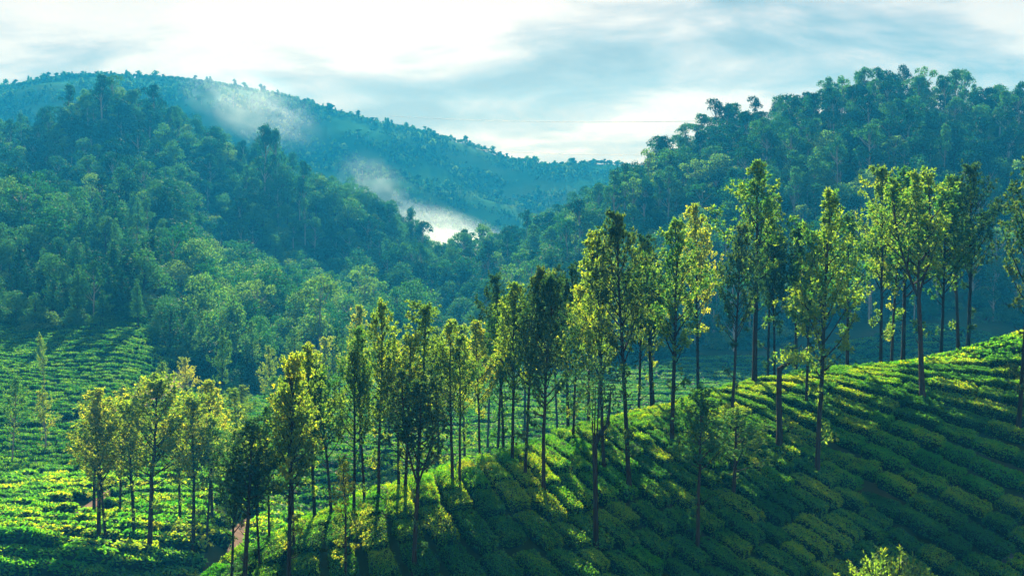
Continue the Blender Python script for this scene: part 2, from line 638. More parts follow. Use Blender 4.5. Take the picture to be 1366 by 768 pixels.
# ------------------------------------------------------------------ plant generators
def silver_oak(seed, leaf, bark='bark', cb=0.38, width=0.19, dens=1.0, fork=False, lean=0.045):
    """slender tree 10 m tall: straight tapering trunk, rising limbs, feathery tufts"""
    r = np.random.default_rng(seed)
    H = 10.0
    g, c = Geo(), Geo()
    n = 14
    t = np.linspace(0, 1, n)
    wob = np.cumsum(r.normal(0, lean, (n, 2)), axis=0) * np.linspace(0, 1, n)[:, None]
    tp = np.stack([wob[:, 0], wob[:, 1], t * H - 0.15], -1)
    rad = 0.105 * (1 - t) ** 0.7 + 0.014
    rad[0] *= 1.5
    rad[1] *= 1.08
    if not fork:
        g.tube(tp, rad, 8)
        leaders = [(tp, cb)]
    else:
        k = int(n * 0.46)
        g.tube(tp[:k + 1], rad[:k + 1], 8)
        leaders = []
        for dx, sgn in ((0.7, 1), (0.8, -1), (0.15, 0.2)):
            q = tp[k:].copy()
            u = np.linspace(0, 1, len(q))
            q[:, 0] += dx * sgn * np.sin(np.minimum(u * 2.2, 1.57))
            q[:, 1] += r.normal(0, 0.2) * u
            q[:, 2] = q[0, 2] + (q[:, 2] - q[0, 2]) * r.uniform(0.85, 1.0)
            g.tube(q, np.linspace(rad[k] * 0.75, 0.02, len(q)), 6)
            leaders.append((q, None))
    tufts, tdirs = [], []
    for lp, b in leaders:
        z0, z1 = (cb * H if b is not None else lp[0, 2] + 0.5), lp[-1, 2]
        nb = int((40 if b is not None else 17) * dens)
        for i in range(nb):
            s = (i + r.uniform(0, 1)) / nb
            z = z0 + (z1 - z0) * s ** 0.92
            px = np.interp(z, lp[:, 2], lp[:, 0])
            py = np.interp(z, lp[:, 2], lp[:, 1])
            prof = min(1, 0.55 + 2.6 * s) * (1 - s) ** 0.88 + 0.09
            ln = width * H * prof * r.uniform(0.55, 1.3) * (1 if b is not None else 0.75)
            az = i * 2.4 + r.uniform(-0.6, 0.6)
            el = R(r.uniform(18, 52) + 18 * s)
            d = np.array((math.cos(az) * math.cos(el), math.sin(az) * math.cos(el), math.sin(el)))
            q = np.linspace(0, 1, 5)[:, None]
            bp = np.array((px, py, z)) + d * ln * q * 1.15 + np.array((0, 0, 1)) * (q ** 2) * ln * 0.35 + r.normal(0, 0.03, (5, 3)) * q
            g.tube(bp, np.linspace(0.045 * (1 - 0.6 * s), 0.008, 5), 4)
            for _ in range(max(3, int(4 + 3.5 * ln))):
                f = r.uniform(0.25, 1.0)
                o = bp[0] + (bp[-1] - bp[0]) * f
                o[2] += ((f ** 2) - f) * ln * 0.35
                d2 = unit(d + r.normal(0, 0.75, 3) + np.array((0, 0, 0.45)))
                l2 = ln * r.uniform(0.18, 0.42) + 0.12
                m2 = max(2, int(l2 / 0.17))
                for e in range(m2):
                    tufts.append(o + d2 * l2 * (e + 1) / m2 + r.normal(0, 0.05, 3))
                    tdirs.append(d2)
            tufts.append(bp[-1])
            tdirs.append(unit(bp[-1] - bp[-2]))
        for e in range(10):
            tufts.append(lp[-1] - np.array((0, 0, e * 0.11)) + r.normal(0, 0.05 + 0.012 * e, 3))
            tdirs.append(np.array((0, 0, 1.0)))
    for e in range(int(r.integers(3, 8))):              # dead snags and stray shoots on the bare stem
        z = r.uniform(0.12, cb) * H
        b0 = np.array((np.interp(z, tp[:, 2], tp[:, 0]), np.interp(z, tp[:, 2], tp[:, 1]), z))
        a = r.uniform(0, 6.28)
        d = np.array((math.cos(a), math.sin(a), r.uniform(0.0, 0.9)))
        l2 = r.uniform(0.25, 0.9)
        g.tube([b0, b0 + d * l2 * .5, b0 + d * l2 + np.array((0, 0, .1))], (0.035, 0.022, 0.01), 4)
        if r.uniform() < 0.6:
            for f in range(9):
                tufts.append(b0 + d * l2 * r.uniform(0.5, 1.1) + r.normal(0, 0.12, 3))
                tdirs.append(unit(d + r.normal(0, .5, 3)))
    tufts, tdirs = np.array(tufts), np.array(tdirs)
    per = 14
    cc = np.repeat(tufts, per, 0)
    dd = unit(np.repeat(tdirs, per, 0) * 0.75 + r.normal(0, 0.62, (len(cc), 3)))
    ln = r.uniform(0.10, 0.215, len(cc))
    c.leaves(cc + dd * ln[:, None] * 0.55, dd, unit(r.normal(0, 1, (len(cc), 3))), ln, ln * r.uniform(0.26, 0.42, len(cc)))
    return g.mesh('trunk', [M[bark]]), c.mesh('crown', [M[leaf]], False)


def broadleaf(seed, leaf, kind='round', n_leaf=2600, size=0.36):
    """forest tree 10 m tall"""
    r = np.random.default_rng(seed)
    g, c = Geo(), Geo()
    H = 10.0
    blobs = []
    if kind == 'round':
        top, tr = 7.2, 0.22
        for i in range(13):
            a, q = r.uniform(0, 6.28), math.sqrt(r.uniform(0, 1)) * 2.7
            z = 8.3 - 0.42 * q * q + r.uniform(-2.2, 0.6)
            blobs.append((q * math.cos(a), q * math.sin(a), z, r.uniform(1.1, 1.9), r.uniform(0.7, 1.0)))
        blobs.append((0, 0, 8.6, 1.6, 0.8))
    elif kind == 'umbrella':
        top, tr = 8.6, 0.17
        for i in range(16):
            a, q = r.uniform(0, 6.28), r.uniform(0.3, 2.3)
            z = r.uniform(3.8, 8.6) if i > 5 else r.uniform(7.6, 9.6)
            blobs.append((q * math.cos(a), q * math.sin(a), z, r.uniform(0.55, 1.2), r.uniform(0.6, 0.95)))
        blobs.append((0.2, 0, 9.3, 0.9, 0.8))
    else:                                   # tall irregular cone
        top, tr = 9.0, 0.18
        for i in range(16):
            z = 2.8 + 6.8 * (i + r.uniform(0, 1)) / 16
            q = (10.2 - z) * 0.28 * r.uniform(0.3, 1.1)
            a = i * 2.4 + r.uniform(-.5, .5)
            blobs.append((q * math.cos(a), q * math.sin(a), z, 0.45 + (10.4 - z) * 0.13 * r.uniform(.8, 1.3), 0.9))
    trunk = np.array([(0, 0, -1.2), (0.05, 0, 2), (r.normal(0, .15), r.normal(0, .15), 5), (r.normal(0, .2), r.normal(0, .2), top)])
    g.tube(trunk, (tr * 1.3, tr, tr * 0.75, tr * 0.25), 6)
    vol = np.array([b[3] ** 2 for b in blobs])
    cnt = np.maximum(20, (n_leaf * vol / vol.sum()).astype(int))
    for b, k in zip(blobs, cnt):
        o = np.array(b[:3])
        z0 = min(max(2.2, o[2] - 1.8), top * 0.8)
        st = np.array((np.interp(z0, trunk[:, 2], trunk[:, 0]), np.interp(z0, trunk[:, 2], trunk[:, 1]), z0))
        g.tube([st, (st + o) / 2 + np.array((0, 0, -0.15)), o], (0.07, 0.05, 0.02), 4)
        d = unit(r.normal(0, 1, (k, 3)))
        d[:, 2] = np.where(d[:, 2] < -0.35, -d[:, 2], d[:, 2])
        rad = b[3] * r.uniform(0.45, 1.2, k) ** 0.6
        p = o + d * rad[:, None] * np.array((1, 1, b[4])) + r.normal(0, 0.08, (k, 3))
        nrm = unit(d + r.normal(0, 0.55, (k, 3)))
        ax = unit(np.cross(nrm, r.normal(0, 1, (k, 3))))
        ln = size * r.uniform(0.6, 1.3, k)
        c.leaves(p, ax, nrm, ln, ln * 0.6)
    return g.mesh('trunk', [M['bark_pale' if kind == 'umbrella' else 'bark']]), c.mesh('crown', [M[leaf]], False)


def tea_clump(seed, leaf, L=2.4, W=1.7, Hh=0.75, n=2600, size=0.105):
    """a plucked stretch of hedge: flat-topped rounded cushion of small leaves over a core coloured dark as inner shade"""
    r = np.random.default_rng(seed)
    g = Geo()
    ph = r.uniform(0, 6.28, 5)

    def edge(a):
        ca, sa = np.cos(a), np.sin(a)
        den = (np.abs(ca) ** 7 + np.abs(sa) ** 7) ** (1 / 7)
        wob = 1 + 0.06 * np.sin(2 * a + ph[0]) + 0.06 * np.sin(5 * a + ph[1]) + 0.04 * np.sin(11 * a + ph[4])
        return ca / den * L / 2 * wob, sa / den * W / 2 * wob

    def surf(a, q, k=1.0):
        x, y = edge(a)
        x, y = x * q * k, y * q * k
        z = Hh * k * (1 - 0.24 * np.abs(y / (W / 2)) ** 5 - 0.24 * np.abs(x / (L / 2)) ** 10) + 0.06 * np.sin(2.3 * x + ph[2]) + 0.06 * np.sin(3.9 * y + ph[3]) + 0.03 * np.sin(7 * x + 5 * y + ph[4])
        return x, y, z
    na, nq = 18, 5
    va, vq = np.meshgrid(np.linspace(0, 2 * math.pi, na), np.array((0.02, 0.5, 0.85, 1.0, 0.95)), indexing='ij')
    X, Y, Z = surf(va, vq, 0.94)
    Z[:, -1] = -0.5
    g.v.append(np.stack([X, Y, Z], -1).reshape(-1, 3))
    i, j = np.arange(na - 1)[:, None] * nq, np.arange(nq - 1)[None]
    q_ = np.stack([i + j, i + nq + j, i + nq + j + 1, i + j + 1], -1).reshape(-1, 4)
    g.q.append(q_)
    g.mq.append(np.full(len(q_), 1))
    g.n += na * nq
    nt = int(n * 0.76)
    a = r.uniform(0, 2 * math.pi, n)
    q = np.sqrt(r.uniform(0, 1, n))
    q[nt:] = 1.0
    x, y, z = surf(a, q)
    z[nt:] = r.uniform(0.0, 1.0, n - nt) ** 0.7 * z[nt:]
    ex, ey = edge(a)
    side = unit(np.stack([ex / L * W, ey, ex * 0], -1))
    wq = np.where(np.arange(n) < nt, 0.75 * q ** 4, 1.0)[:, None]
    out = unit(side * wq + np.array((0, 0, 1.0)) * (1.1 - wq))
    p = np.stack([x, y, z], -1) + out * (r.uniform(-0.04, 0.08, n) + 0.10 * (r.uniform(0, 1, n) < 0.08))[:, None]
    ax = unit(out * 0.5 + r.normal(0, 0.8, (n, 3)))
    ln = size * r.uniform(0.7, 1.4, n)
    g.leaves(p, ax, unit(out + r.normal(0, 0.7, (n, 3))), ln, ln * 0.52, 0)
    return g.mesh('tea_bush', [M[leaf], M['tea_core']], True)


def bush(seed, leaf, n=2600, rad=1.6, size=0.17):
    """loose round bush with upright shoots"""
    r = np.random.default_rng(seed)
    g, c = Geo(), Geo()
    d = unit(r.normal(0, 1, (n, 3)))
    d[:, 2] = np.abs(d[:, 2])
    p = d * rad * r.uniform(0.72, 1.0, n)[:, None] * (1 + 0.12 * np.sin(5 * d[:, :1] + 3 * d[:, 1:2]))
    ln = size * r.uniform(0.6, 1.3, n)
    c.leaves(p, unit(d + r.normal(0, 0.7, (n, 3))), unit(d + r.normal(0, 0.6, (n, 3))), ln, ln * 0.5)
    for i in range(42):
        a, q = r.uniform(0, 6.28), rad * math.sqrt(r.uniform(0, 1)) * 0.95
        z = math.sqrt(max(rad * rad - q * q, 0.05)) * 0.97
        b = np.array((q * math.cos(a), q * math.sin(a), z))
        dd = unit(b * 0.5 + np.array((0, 0, 1.2)) + r.normal(0, 0.2, 3))
        h = r.uniform(0.2, 0.55)
        g.tube([b * 0.5, b, b + dd * h], (0.02, 0.012, 0.006), 3)
        k = 14
        f = r.uniform(0.1, 1.05, k)
        pp = b + dd * h * f[:, None]
        ax = unit(dd * 0.8 + r.normal(0, 0.7, (k, 3)))
        c.leaves(pp + ax * 0.06, ax, unit(r.normal(0, 1, (k, 3))), 0.15, 0.06)
    for i in range(9):
        a = i * 0.7
        g.tube([(0, 0, -0.4), (0.3 * math.cos(a), 0.3 * math.sin(a), 0.4), (0.9 * rad * math.cos(a) * .8, 0.9 * rad * math.sin(a) * .8, rad * 0.6)], (0.05, 0.035, 0.015), 5)
    return g.mesh('stems', [M['bark']]), c.mesh('crown', [M[leaf]], False)


def place_tree(name, meshes, loc, sxy, sz, rz, label, cat, group=None):
    e = bpy.data.objects.new(name, None)
    e.empty_display_size = 0.3
    COL.objects.link(e)
    e.location = loc
    e.scale = (sxy, sxy, sz)
    tilt = 0.045 if name == 'silver_oak' else 0.03
    e.rotation_euler = (tilt * math.sin(loc[0] * 7.3 + 1), tilt * math.sin(loc[1] * 9.1 + loc[0]), rz)
    e['label'] = label
    e['category'] = cat
    if group:
        e['group'] = group
    for nm, me in zip(('trunk', 'crown'), meshes):
        ch = bpy.data.objects.new(nm, me)
        COL.objects.link(ch)
        ch.parent = e
    return e


def scatter(name, src_meshes, pos, rot, scl, idx, label, cat):
    """uncountable growth: one object, instances placed by geometry nodes"""
    coll = bpy.data.collections.new(name + '_source')
    for i, ms in enumerate(src_meshes):
        ob = bpy.data.objects.new('%s_source_%02d' % (name, i), ms)
        coll.objects.link(ob)
    me = bpy.data.meshes.new(name)
    me.vertices.add(len(pos))
    me.vertices.foreach_set('co', np.asarray(pos, np.float32).ravel())
    for nm, arr, tp in (('rot', rot, 'FLOAT_VECTOR'), ('scl', scl, 'FLOAT_VECTOR')):
        a = me.attributes.new(nm, tp, 'POINT')
        a.data.foreach_set('vector', np.asarray(arr, np.float32).ravel())
    a = me.attributes.new('idx', 'INT', 'POINT')
    a.data.foreach_set('value', np.asarray(idx, np.int32))
    ng = bpy.data.node_groups.new(name + '_nodes', 'GeometryNodeTree')
    ng.interface.new_socket('Geometry', in_out='INPUT', socket_type='NodeSocketGeometry')
    ng.interface.new_socket('Geometry', in_out='OUTPUT', socket_type='NodeSocketGeometry')
    N, L = ng.nodes.new, ng.links.new
    gi, go = N('NodeGroupInput'), N('NodeGroupOutput')
    ci = N('GeometryNodeCollectionInfo')
    ci.inputs['Collection'].default_value = coll
    ci.inputs['Separate Children'].default_value = True
    ci.inputs['Reset Children'].default_value = True
    ip = N('GeometryNodeInstanceOnPoints')
    ip.inputs['Pick Instance'].default_value = True
    for nm, tp, sock in (('rot', 'FLOAT_VECTOR', 'Rotation'), ('scl', 'FLOAT_VECTOR', 'Scale'), ('idx', 'INT', 'Instance Index')):
        na = N('GeometryNodeInputNamedAttribute')
        na.data_type = tp
        na.inputs['Name'].default_value = nm
        if nm == 'rot':
            er = N('FunctionNodeEulerToRotation')
            L(na.outputs['Attribute'], er.inputs[0])
            L(er.outputs[0], ip.inputs[sock])
        else:
            L(na.outputs['Attribute'], ip.inputs[sock])
    L(gi.outputs[0], ip.inputs['Points'])
    L(ci.outputs[0], ip.inputs['Instance'])
    L(ip.outputs[0], go.inputs[0])
    o = link(name, me, label=label, category=cat, kind='stuff')
    md = o.modifiers.new('growth', 'NODES')
    md.node_group = ng
    return o


def join_mesh(a, b, name):
    """trunk + crown of one tree as a single mesh for scattering"""
    va = np.empty(len(a.vertices) * 3, np.float32)
    vb = np.empty(len(b.vertices) * 3, np.float32)
    a.vertices.foreach_get('co', va)
    b.vertices.foreach_get('co', vb)
    qa = np.empty(len(a.loops), np.int32)
    qb = np.empty(len(b.loops), np.int32)
    a.loops.foreach_get('vertex_index', qa)
    b.loops.foreach_get('vertex_index', qb)
    q = np.concatenate([qa.reshape(-1, 4), qb.reshape(-1, 4) + len(a.vertices)])
    mi = np.concatenate([np.zeros(len(qa) // 4), np.ones(len(qb) // 4)])
    return mesh_np(name, np.concatenate([va.reshape(-1, 3), vb.reshape(-1, 3)]), q, None, [a.materials[0], b.materials[0]], mi, False)


def frames(x, y, tx, ty, up=0.3):
    """heights and 3x3 frames (columns: along the row, across, up) on the slope, for many points at once"""
    e = 0.4
    x, y, tx, ty = (np.asarray(a, float) for a in (x, y, tx, ty))
    z = height(x, y)
    hx = (height(x + e, y) - height(x - e, y)) / (2 * e)
    hy = (height(x, y + e) - height(x, y - e)) / (2 * e)
    n = unit(np.stack([-hx, -hy, np.ones_like(hx)], -1))
    zz = unit(n * (1 - up) + np.array((0, 0, up)))
    t = unit(np.stack([tx, ty, hx * tx + hy * ty], -1))
    yv = unit(np.cross(zz, t))
    xv = np.cross(yv, zz)
    return z, np.stack([xv, yv, zz], -1)


# ------------------------------------------------------------------ tea on the near slope
ROWLINES = [[(645, 647), (712, 721)], [(661, 620), (741, 715), (774, 754)], [(736, 600), (756, 630), (789, 682)],
            [(760, 629), (834, 682), (879, 730), (914, 763)], [(843, 593), (897, 632), (929, 656), (974, 688), (1027, 730)],
            [(990, 669), (1068, 730)], [(1004, 610), (1063, 654), (1130, 719)], [(1039, 565), (1089, 590), (1148, 631), (1218, 681)],
            [(1112, 581), (1200, 640), (1250, 669)], [(1177, 575), (1259, 607), (1364, 643)], [(1221, 560), (1364, 602)],
            [(498, 682), (494, 730), (498, 765)], [(430, 718), (420, 765)], [(560, 680), (572, 715), (600, 765)]]


def fit_rows():
    A, b = [], []
    for ln in ROWLINES:
        for p, q in zip(ln[:-1], ln[1:]):
            a, c = hit(*p), hit(*q)
            if a is None or c is None:
                continue
            t = (c - a)[:2]
            t = t / np.linalg.norm(t)
            n = np.array((-t[1], t[0]))
            if n[0] < 0:
                n = -n
            gx, gy = row_basis(*((a + c)[:2] / 2))[1:]
            w = np.linalg.norm((c - a)[:2]) ** 0.5
            A.append(w * (gx * t[0] + gy * t[1]))
            b.append(0)
            A.append(0.25 * w * (gx * n[0] + gy * n[1]))
            b.append(0.25 * w)
    A, b = np.array(A), np.array(b)
    reg = np.diag([0, 0, .05, .05, .05, .15, .15, .15, .15])
    return np.linalg.lstsq(np.vstack([A, reg]), np.concatenate([b, np.zeros(9)]), rcond=None)[0]


def row_basis(x, y):
    """polynomial terms and their x and y slopes, lengths in units of 20 m"""
    k = 20.0
    p, q = np.asarray(x) / k, (np.asarray(y) - 55) / k
    o, z = np.ones_like(p), np.zeros_like(p)
    f = np.stack([p, q, p * p, p * q, q * q, p ** 3, p * p * q, p * q * q, q ** 3], -1) * k
    gx = np.stack([o, z, 2 * p, q, z, 3 * p * p, 2 * p * q, q * q, z], -1)
    gy = np.stack([z, o, z, p, 2 * q, z, p * p, 2 * p * q, 3 * q * q], -1)
    return f, gx, gy


CO = fit_rows()


def psi(x, y):
    return row_basis(x, y)[0] @ CO


def psi_grad(x, y):
    f, gx, gy = row_basis(x, y)
    return float(gx @ CO), float(gy @ CO)


ROW_W = 0.9


def tea_rows():
    out = []
    r = np.random.default_rng(4)
    tau = np.arange(-75, 40, 0.2)
    nu = np.arange(-10, 95, 0.15)
    ta, na = np.array((0.707, -0.707)), np.array((0.707, 0.707))
    X = ta[0] * tau[:, None] + na[0] * nu[None]
    Y = ta[1] * tau[:, None] + na[1] * nu[None]
    PS = psi(X, Y)
    hh, h0, n, s = [a.reshape(X.shape) for a in height(X.ravel(), Y.ravel(), True)[:4]]
    Z = hh
    U, V = project(np.stack([X, np.maximum(Y, 5), Z], -1))
    ok = (n > h0 - 0.2) & (Y > 36) & (U > 200) & (U < 1750) & (V < 900) & (s > -3.2)
    lo, hi = int(PS[ok].min() / ROW_W) - 1, int(PS[ok].max() / ROW_W) + 1
    for k in range(lo, hi + 1):
        d = PS - k * ROW_W
        line = []
        for i in range(len(tau)):
            z = np.where((d[i, :-1] * d[i, 1:] < 0) & ok[i, :-1])[0]
            if len(z):
                j = z[0]
                f = d[i, j] / (d[i, j] - d[i, j + 1])
                line.append((X[i, j] + f * (X[i, j + 1] - X[i, j]), Y[i, j] + f * (Y[i, j + 1] - Y[i, j])))
            elif line:
                line.append(None)
        run = []
        for p in line + [None]:
            if p is not None and (not run or math.dist(p, run[-1]) < 1.5):
                run.append(p)
                continue
            if len(run) > 6:
                out.append((k, np.array(run)))
            run = [p] if p is not None else []
    clumps = []
    for k, ln in out:
        d = np.concatenate([[0], np.cumsum(np.linalg.norm(np.diff(ln, axis=0), axis=1))])
        pos = r.uniform(-1.5, 0)
        while pos < d[-1]:
            l = r.uniform(1.1, 2.6)
            m = pos + l / 2
            if 0 < m < d[-1]:
                x, y = np.interp(m, d, ln[:, 0]), np.interp(m, d, ln[:, 1])
                gx, gy = psi_grad(x, y)
                g = math.hypot(gx, gy)
                clumps.append((x, y, -gy / g, gx / g, l, min(1.35, max(0.75, 1 / g))))
            pos += l * 0.92 if r.uniform() < 0.92 else l + 0.15
    return clumps


CL = tea_rows()
TEA = [tea_clump(40 + i, 'tea') for i in range(7)]
TEA_F = [tea_clump(60 + i, 'tea_fresh') for i in range(3)]
MID = [tea_clump(80 + i, 'tea', n=420, size=0.26) for i in range(4)] + [tea_clump(90 + i, 'tea_fresh', n=420, size=0.26) for i in range(2)] + [tea_clump(94 + i, 'tea_field', n=460, size=0.24) for i in range(3)]


def put_tea():
    r = np.random.default_rng(12)
    C = np.array(CL)
    z, fr = frames(C[:, 0], C[:, 1], C[:, 2], C[:, 3])
    sdist = height(C[:, 0], C[:, 1], True)[3]
    u, v = project(np.stack([C[:, 0], C[:, 1], z + 0.6], -1))
    show = (u > -40) & (u < 1406) & (v < 800) & visible(np.stack([C[:, 0], C[:, 1], z + 1.0], -1))
    order = np.lexsort((C[:, 1], ~show))
    freshn = wav(C[:, 0], C[:, 1], 16, 77)
    rest = []
    for i, a in enumerate(order):
        x, y, tx, ty, l, wm = C[a]
        fresh = freshn[a] > 0.62 or r.uniform() < 0.05
        s = (l / 2.4, ROW_W * wm / 1.7 * r.uniform(0.76, 0.83), r.uniform(0.56, 0.70))
        mtx = Matrix(fr[a].tolist())
        if i < 300 and show[a]:
            o = link('tea_bush', (TEA_F[r.integers(3)] if fresh else TEA[r.integers(7)]))
            o.matrix_world = Matrix.Translation((x, y, z[a])) @ mtx.to_4x4() @ Matrix.Diagonal((*s, 1))
            if fresh:
                o['label'] = 'tea bush with fresh yellow-green shoots among the dark hedge rows of the slope'
                o['group'] = 'fresh shooting tea bushes on the near slope'
            elif sdist[a] < 4.5:
                o['label'] = 'clipped tea bush on the sunlit upper rim of the slope under the tall trees'
                o['group'] = 'tea bushes along the sunlit rim'
            else:
                o['label'] = 'clipped dark green tea bush in the diagonal hedge rows of the shaded slope'
                o['group'] = 'tea bushes in rows on the shaded slope'
            o['category'] = 'tea bush'
        else:
            rest.append(((x, y, z[a]), tuple(mtx.to_euler()), s, r.integers(4, 6) if fresh else r.integers(0, 4)))
    print('tea', len(CL), 'visible', int(show.sum()))
    return rest


REST = put_tea()


def far_tea():
    """hedges of the terrace, the left field and the valley"""
    r = np.random.default_rng(31)
    pts = [p for p in REST]

    def field(y0, y1, w, xs, zmax, lmin, lmax, amp, seed, green=False):
        raw = []
        y = y0
        while y < y1:
            x0, x1 = xs(y)
            x = x0 + r.uniform(0, 1)
            while x < x1:
                l = r.uniform(lmin, lmax)
                raw.append((x + l / 2, y, l))
                x += l * 0.94 if r.uniform() < 0.8 else l + 0.35
            y += w
        a = np.array(raw)
        wv = lambda dx: amp * wav(a[:, 0] + dx, a[:, 1] * 0.3, 26, seed)
        X, Y = a[:, 0], a[:, 1] + wv(0) + r.normal(0, 0.15, len(a))
        hh, h0, n, s_ = height(X, Y, True)[:4]
        ok = (n < h0 + 0.5) & (hh < zmax) & np.array([off_path(p, q) for p, q in zip(X, Y)])
        X, Y, ln = X[ok], Y[ok], a[ok, 2]
        z, fr = frames(X, Y, np.ones(len(X)), ((wv(1) - wv(-1)) / 2)[ok], 0.4)
        fresh = wav(X, Y, 18, 5) > 0.25
        for i in range(len(X)):
            sc3 = (ln[i] / 2.4, w / 1.7 * r.uniform(0.82, 1.0), r.uniform(0.6, 0.95))
            pts.append(((X[i], Y[i], z[i]), tuple(Matrix(fr[i].tolist()).to_euler()), sc3, r.integers(6, 9) if green else r.integers(4, 6) if fresh[i] else r.integers(0, 4)))
    field(60, 92, 1.25, lambda y: (-0.47 * y - 3, -0.215 * y + 1), 99, 1.2, 3.4, 0.9, 1)        # terrace
    field(93, 158, 1.25, lambda y: (-0.47 * y - 3, -0.21 * y), 12, 0.9, 2.1, 1.2, 2, True)            # bank and left field
    field(78, 172, 1.9, lambda y: (-0.21 * y, 0.42 * y), 99, 1.6, 3.6, 2.2, 3, True)           # valley floor
    k = [np.array([p[i] for p in pts]) for i in range(4)]
    scatter('tea_hedges', MID, *k, 'low green tea hedges covering the terrace, the left field and the valley floor', 'tea hedge')
    print('far tea', len(pts))


far_tea()

# ------------------------------------------------------------------ slender trees
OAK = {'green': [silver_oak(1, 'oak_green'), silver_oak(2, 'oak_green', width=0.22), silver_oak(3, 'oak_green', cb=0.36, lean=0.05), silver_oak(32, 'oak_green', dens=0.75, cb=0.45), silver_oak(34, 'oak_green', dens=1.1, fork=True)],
       'olive': [silver_oak(4, 'oak_olive_sunlit'), silver_oak(5, 'oak_olive_sunlit', width=0.22, cb=0.38), silver_oak(6, 'oak_olive_sunlit', dens=1.1), silver_oak(33, 'oak_olive_sunlit', dens=0.8, lean=0.05)],
       'dark': [silver_oak(7, 'oak_dark_shaded', cb=0.45), silver_oak(8, 'oak_dark_shaded', width=0.22, lean=0.05), silver_oak(31, 'oak_dark_shaded', dens=1.1, fork=True), silver_oak(9, 'oak_dark_shaded', cb=0.4, dens=1.2)],
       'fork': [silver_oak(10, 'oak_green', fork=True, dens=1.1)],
       'pale': [silver_oak(11, 'oak_green', 'bark_pale', cb=0.35, dens=0.8), silver_oak(12, 'oak_olive_sunlit', 'bark_pale', cb=0.3, dens=0.75)]}
AREA = {'crest': ('on the sunlit rim of the tea slope', 'on the rim of the tea slope'),
        'slope': ('rooted among the shaded hedge rows', 'on the shaded tea slope'),
        'tip': ('at the low end of the spur', 'at the low end of the spur'),
        'terrace': ('on the level sunlit tea terrace', 'on the tea terrace'),
        'valley': ('down in the valley behind the spur', 'down in the valley')}
LOOK = {'green': 'slender tree with feathery green crown', 'olive': 'slender tree with sunlit yellow-olive feathery crown',
        'dark': 'slender tree with dusky dark crown', 'pale': 'thin tree with pale trunk and sparse crown'}
# base u, base v, top v, half width px, colour, area, depth if the foot is hidden, own label
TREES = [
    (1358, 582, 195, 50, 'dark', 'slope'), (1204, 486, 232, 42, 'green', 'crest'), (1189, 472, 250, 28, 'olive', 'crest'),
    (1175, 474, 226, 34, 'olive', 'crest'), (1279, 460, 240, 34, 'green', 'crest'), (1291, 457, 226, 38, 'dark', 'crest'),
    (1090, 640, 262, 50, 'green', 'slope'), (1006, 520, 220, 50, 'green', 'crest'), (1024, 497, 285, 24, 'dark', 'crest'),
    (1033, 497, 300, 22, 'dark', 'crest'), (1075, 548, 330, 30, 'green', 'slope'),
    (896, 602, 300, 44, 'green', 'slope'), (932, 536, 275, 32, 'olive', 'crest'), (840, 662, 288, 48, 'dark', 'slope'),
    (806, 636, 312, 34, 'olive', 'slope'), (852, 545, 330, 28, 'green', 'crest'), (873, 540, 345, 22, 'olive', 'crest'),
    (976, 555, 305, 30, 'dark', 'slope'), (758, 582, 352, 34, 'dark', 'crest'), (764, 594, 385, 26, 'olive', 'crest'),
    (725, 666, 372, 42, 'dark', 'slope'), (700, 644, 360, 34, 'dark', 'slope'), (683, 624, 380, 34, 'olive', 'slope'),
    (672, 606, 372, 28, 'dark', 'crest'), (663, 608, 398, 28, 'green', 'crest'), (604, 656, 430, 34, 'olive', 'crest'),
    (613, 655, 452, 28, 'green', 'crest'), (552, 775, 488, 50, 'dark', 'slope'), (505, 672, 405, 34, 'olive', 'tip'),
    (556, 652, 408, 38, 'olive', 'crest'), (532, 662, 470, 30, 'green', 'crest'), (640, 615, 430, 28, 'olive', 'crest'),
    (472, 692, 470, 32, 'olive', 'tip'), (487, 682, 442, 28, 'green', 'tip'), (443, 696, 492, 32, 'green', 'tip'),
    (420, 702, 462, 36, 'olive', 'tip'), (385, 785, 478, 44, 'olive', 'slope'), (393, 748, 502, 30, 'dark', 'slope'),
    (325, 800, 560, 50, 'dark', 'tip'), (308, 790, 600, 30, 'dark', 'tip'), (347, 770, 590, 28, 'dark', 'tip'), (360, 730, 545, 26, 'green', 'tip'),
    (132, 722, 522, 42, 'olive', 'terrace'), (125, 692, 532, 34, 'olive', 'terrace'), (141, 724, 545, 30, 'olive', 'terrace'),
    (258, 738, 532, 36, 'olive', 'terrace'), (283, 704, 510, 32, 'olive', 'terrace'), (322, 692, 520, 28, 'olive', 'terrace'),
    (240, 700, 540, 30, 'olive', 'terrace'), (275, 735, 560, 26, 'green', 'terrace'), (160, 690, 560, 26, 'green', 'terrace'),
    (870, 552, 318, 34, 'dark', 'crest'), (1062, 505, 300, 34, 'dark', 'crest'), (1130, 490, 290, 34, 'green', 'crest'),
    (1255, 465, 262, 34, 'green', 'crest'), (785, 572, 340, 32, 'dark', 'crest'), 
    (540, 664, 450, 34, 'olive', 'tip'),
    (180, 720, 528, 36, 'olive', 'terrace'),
    (16, 628, 505, 20, 'pale', 'terrace'), (62, 608, 520, 18, 'pale', 'terrace'),
]
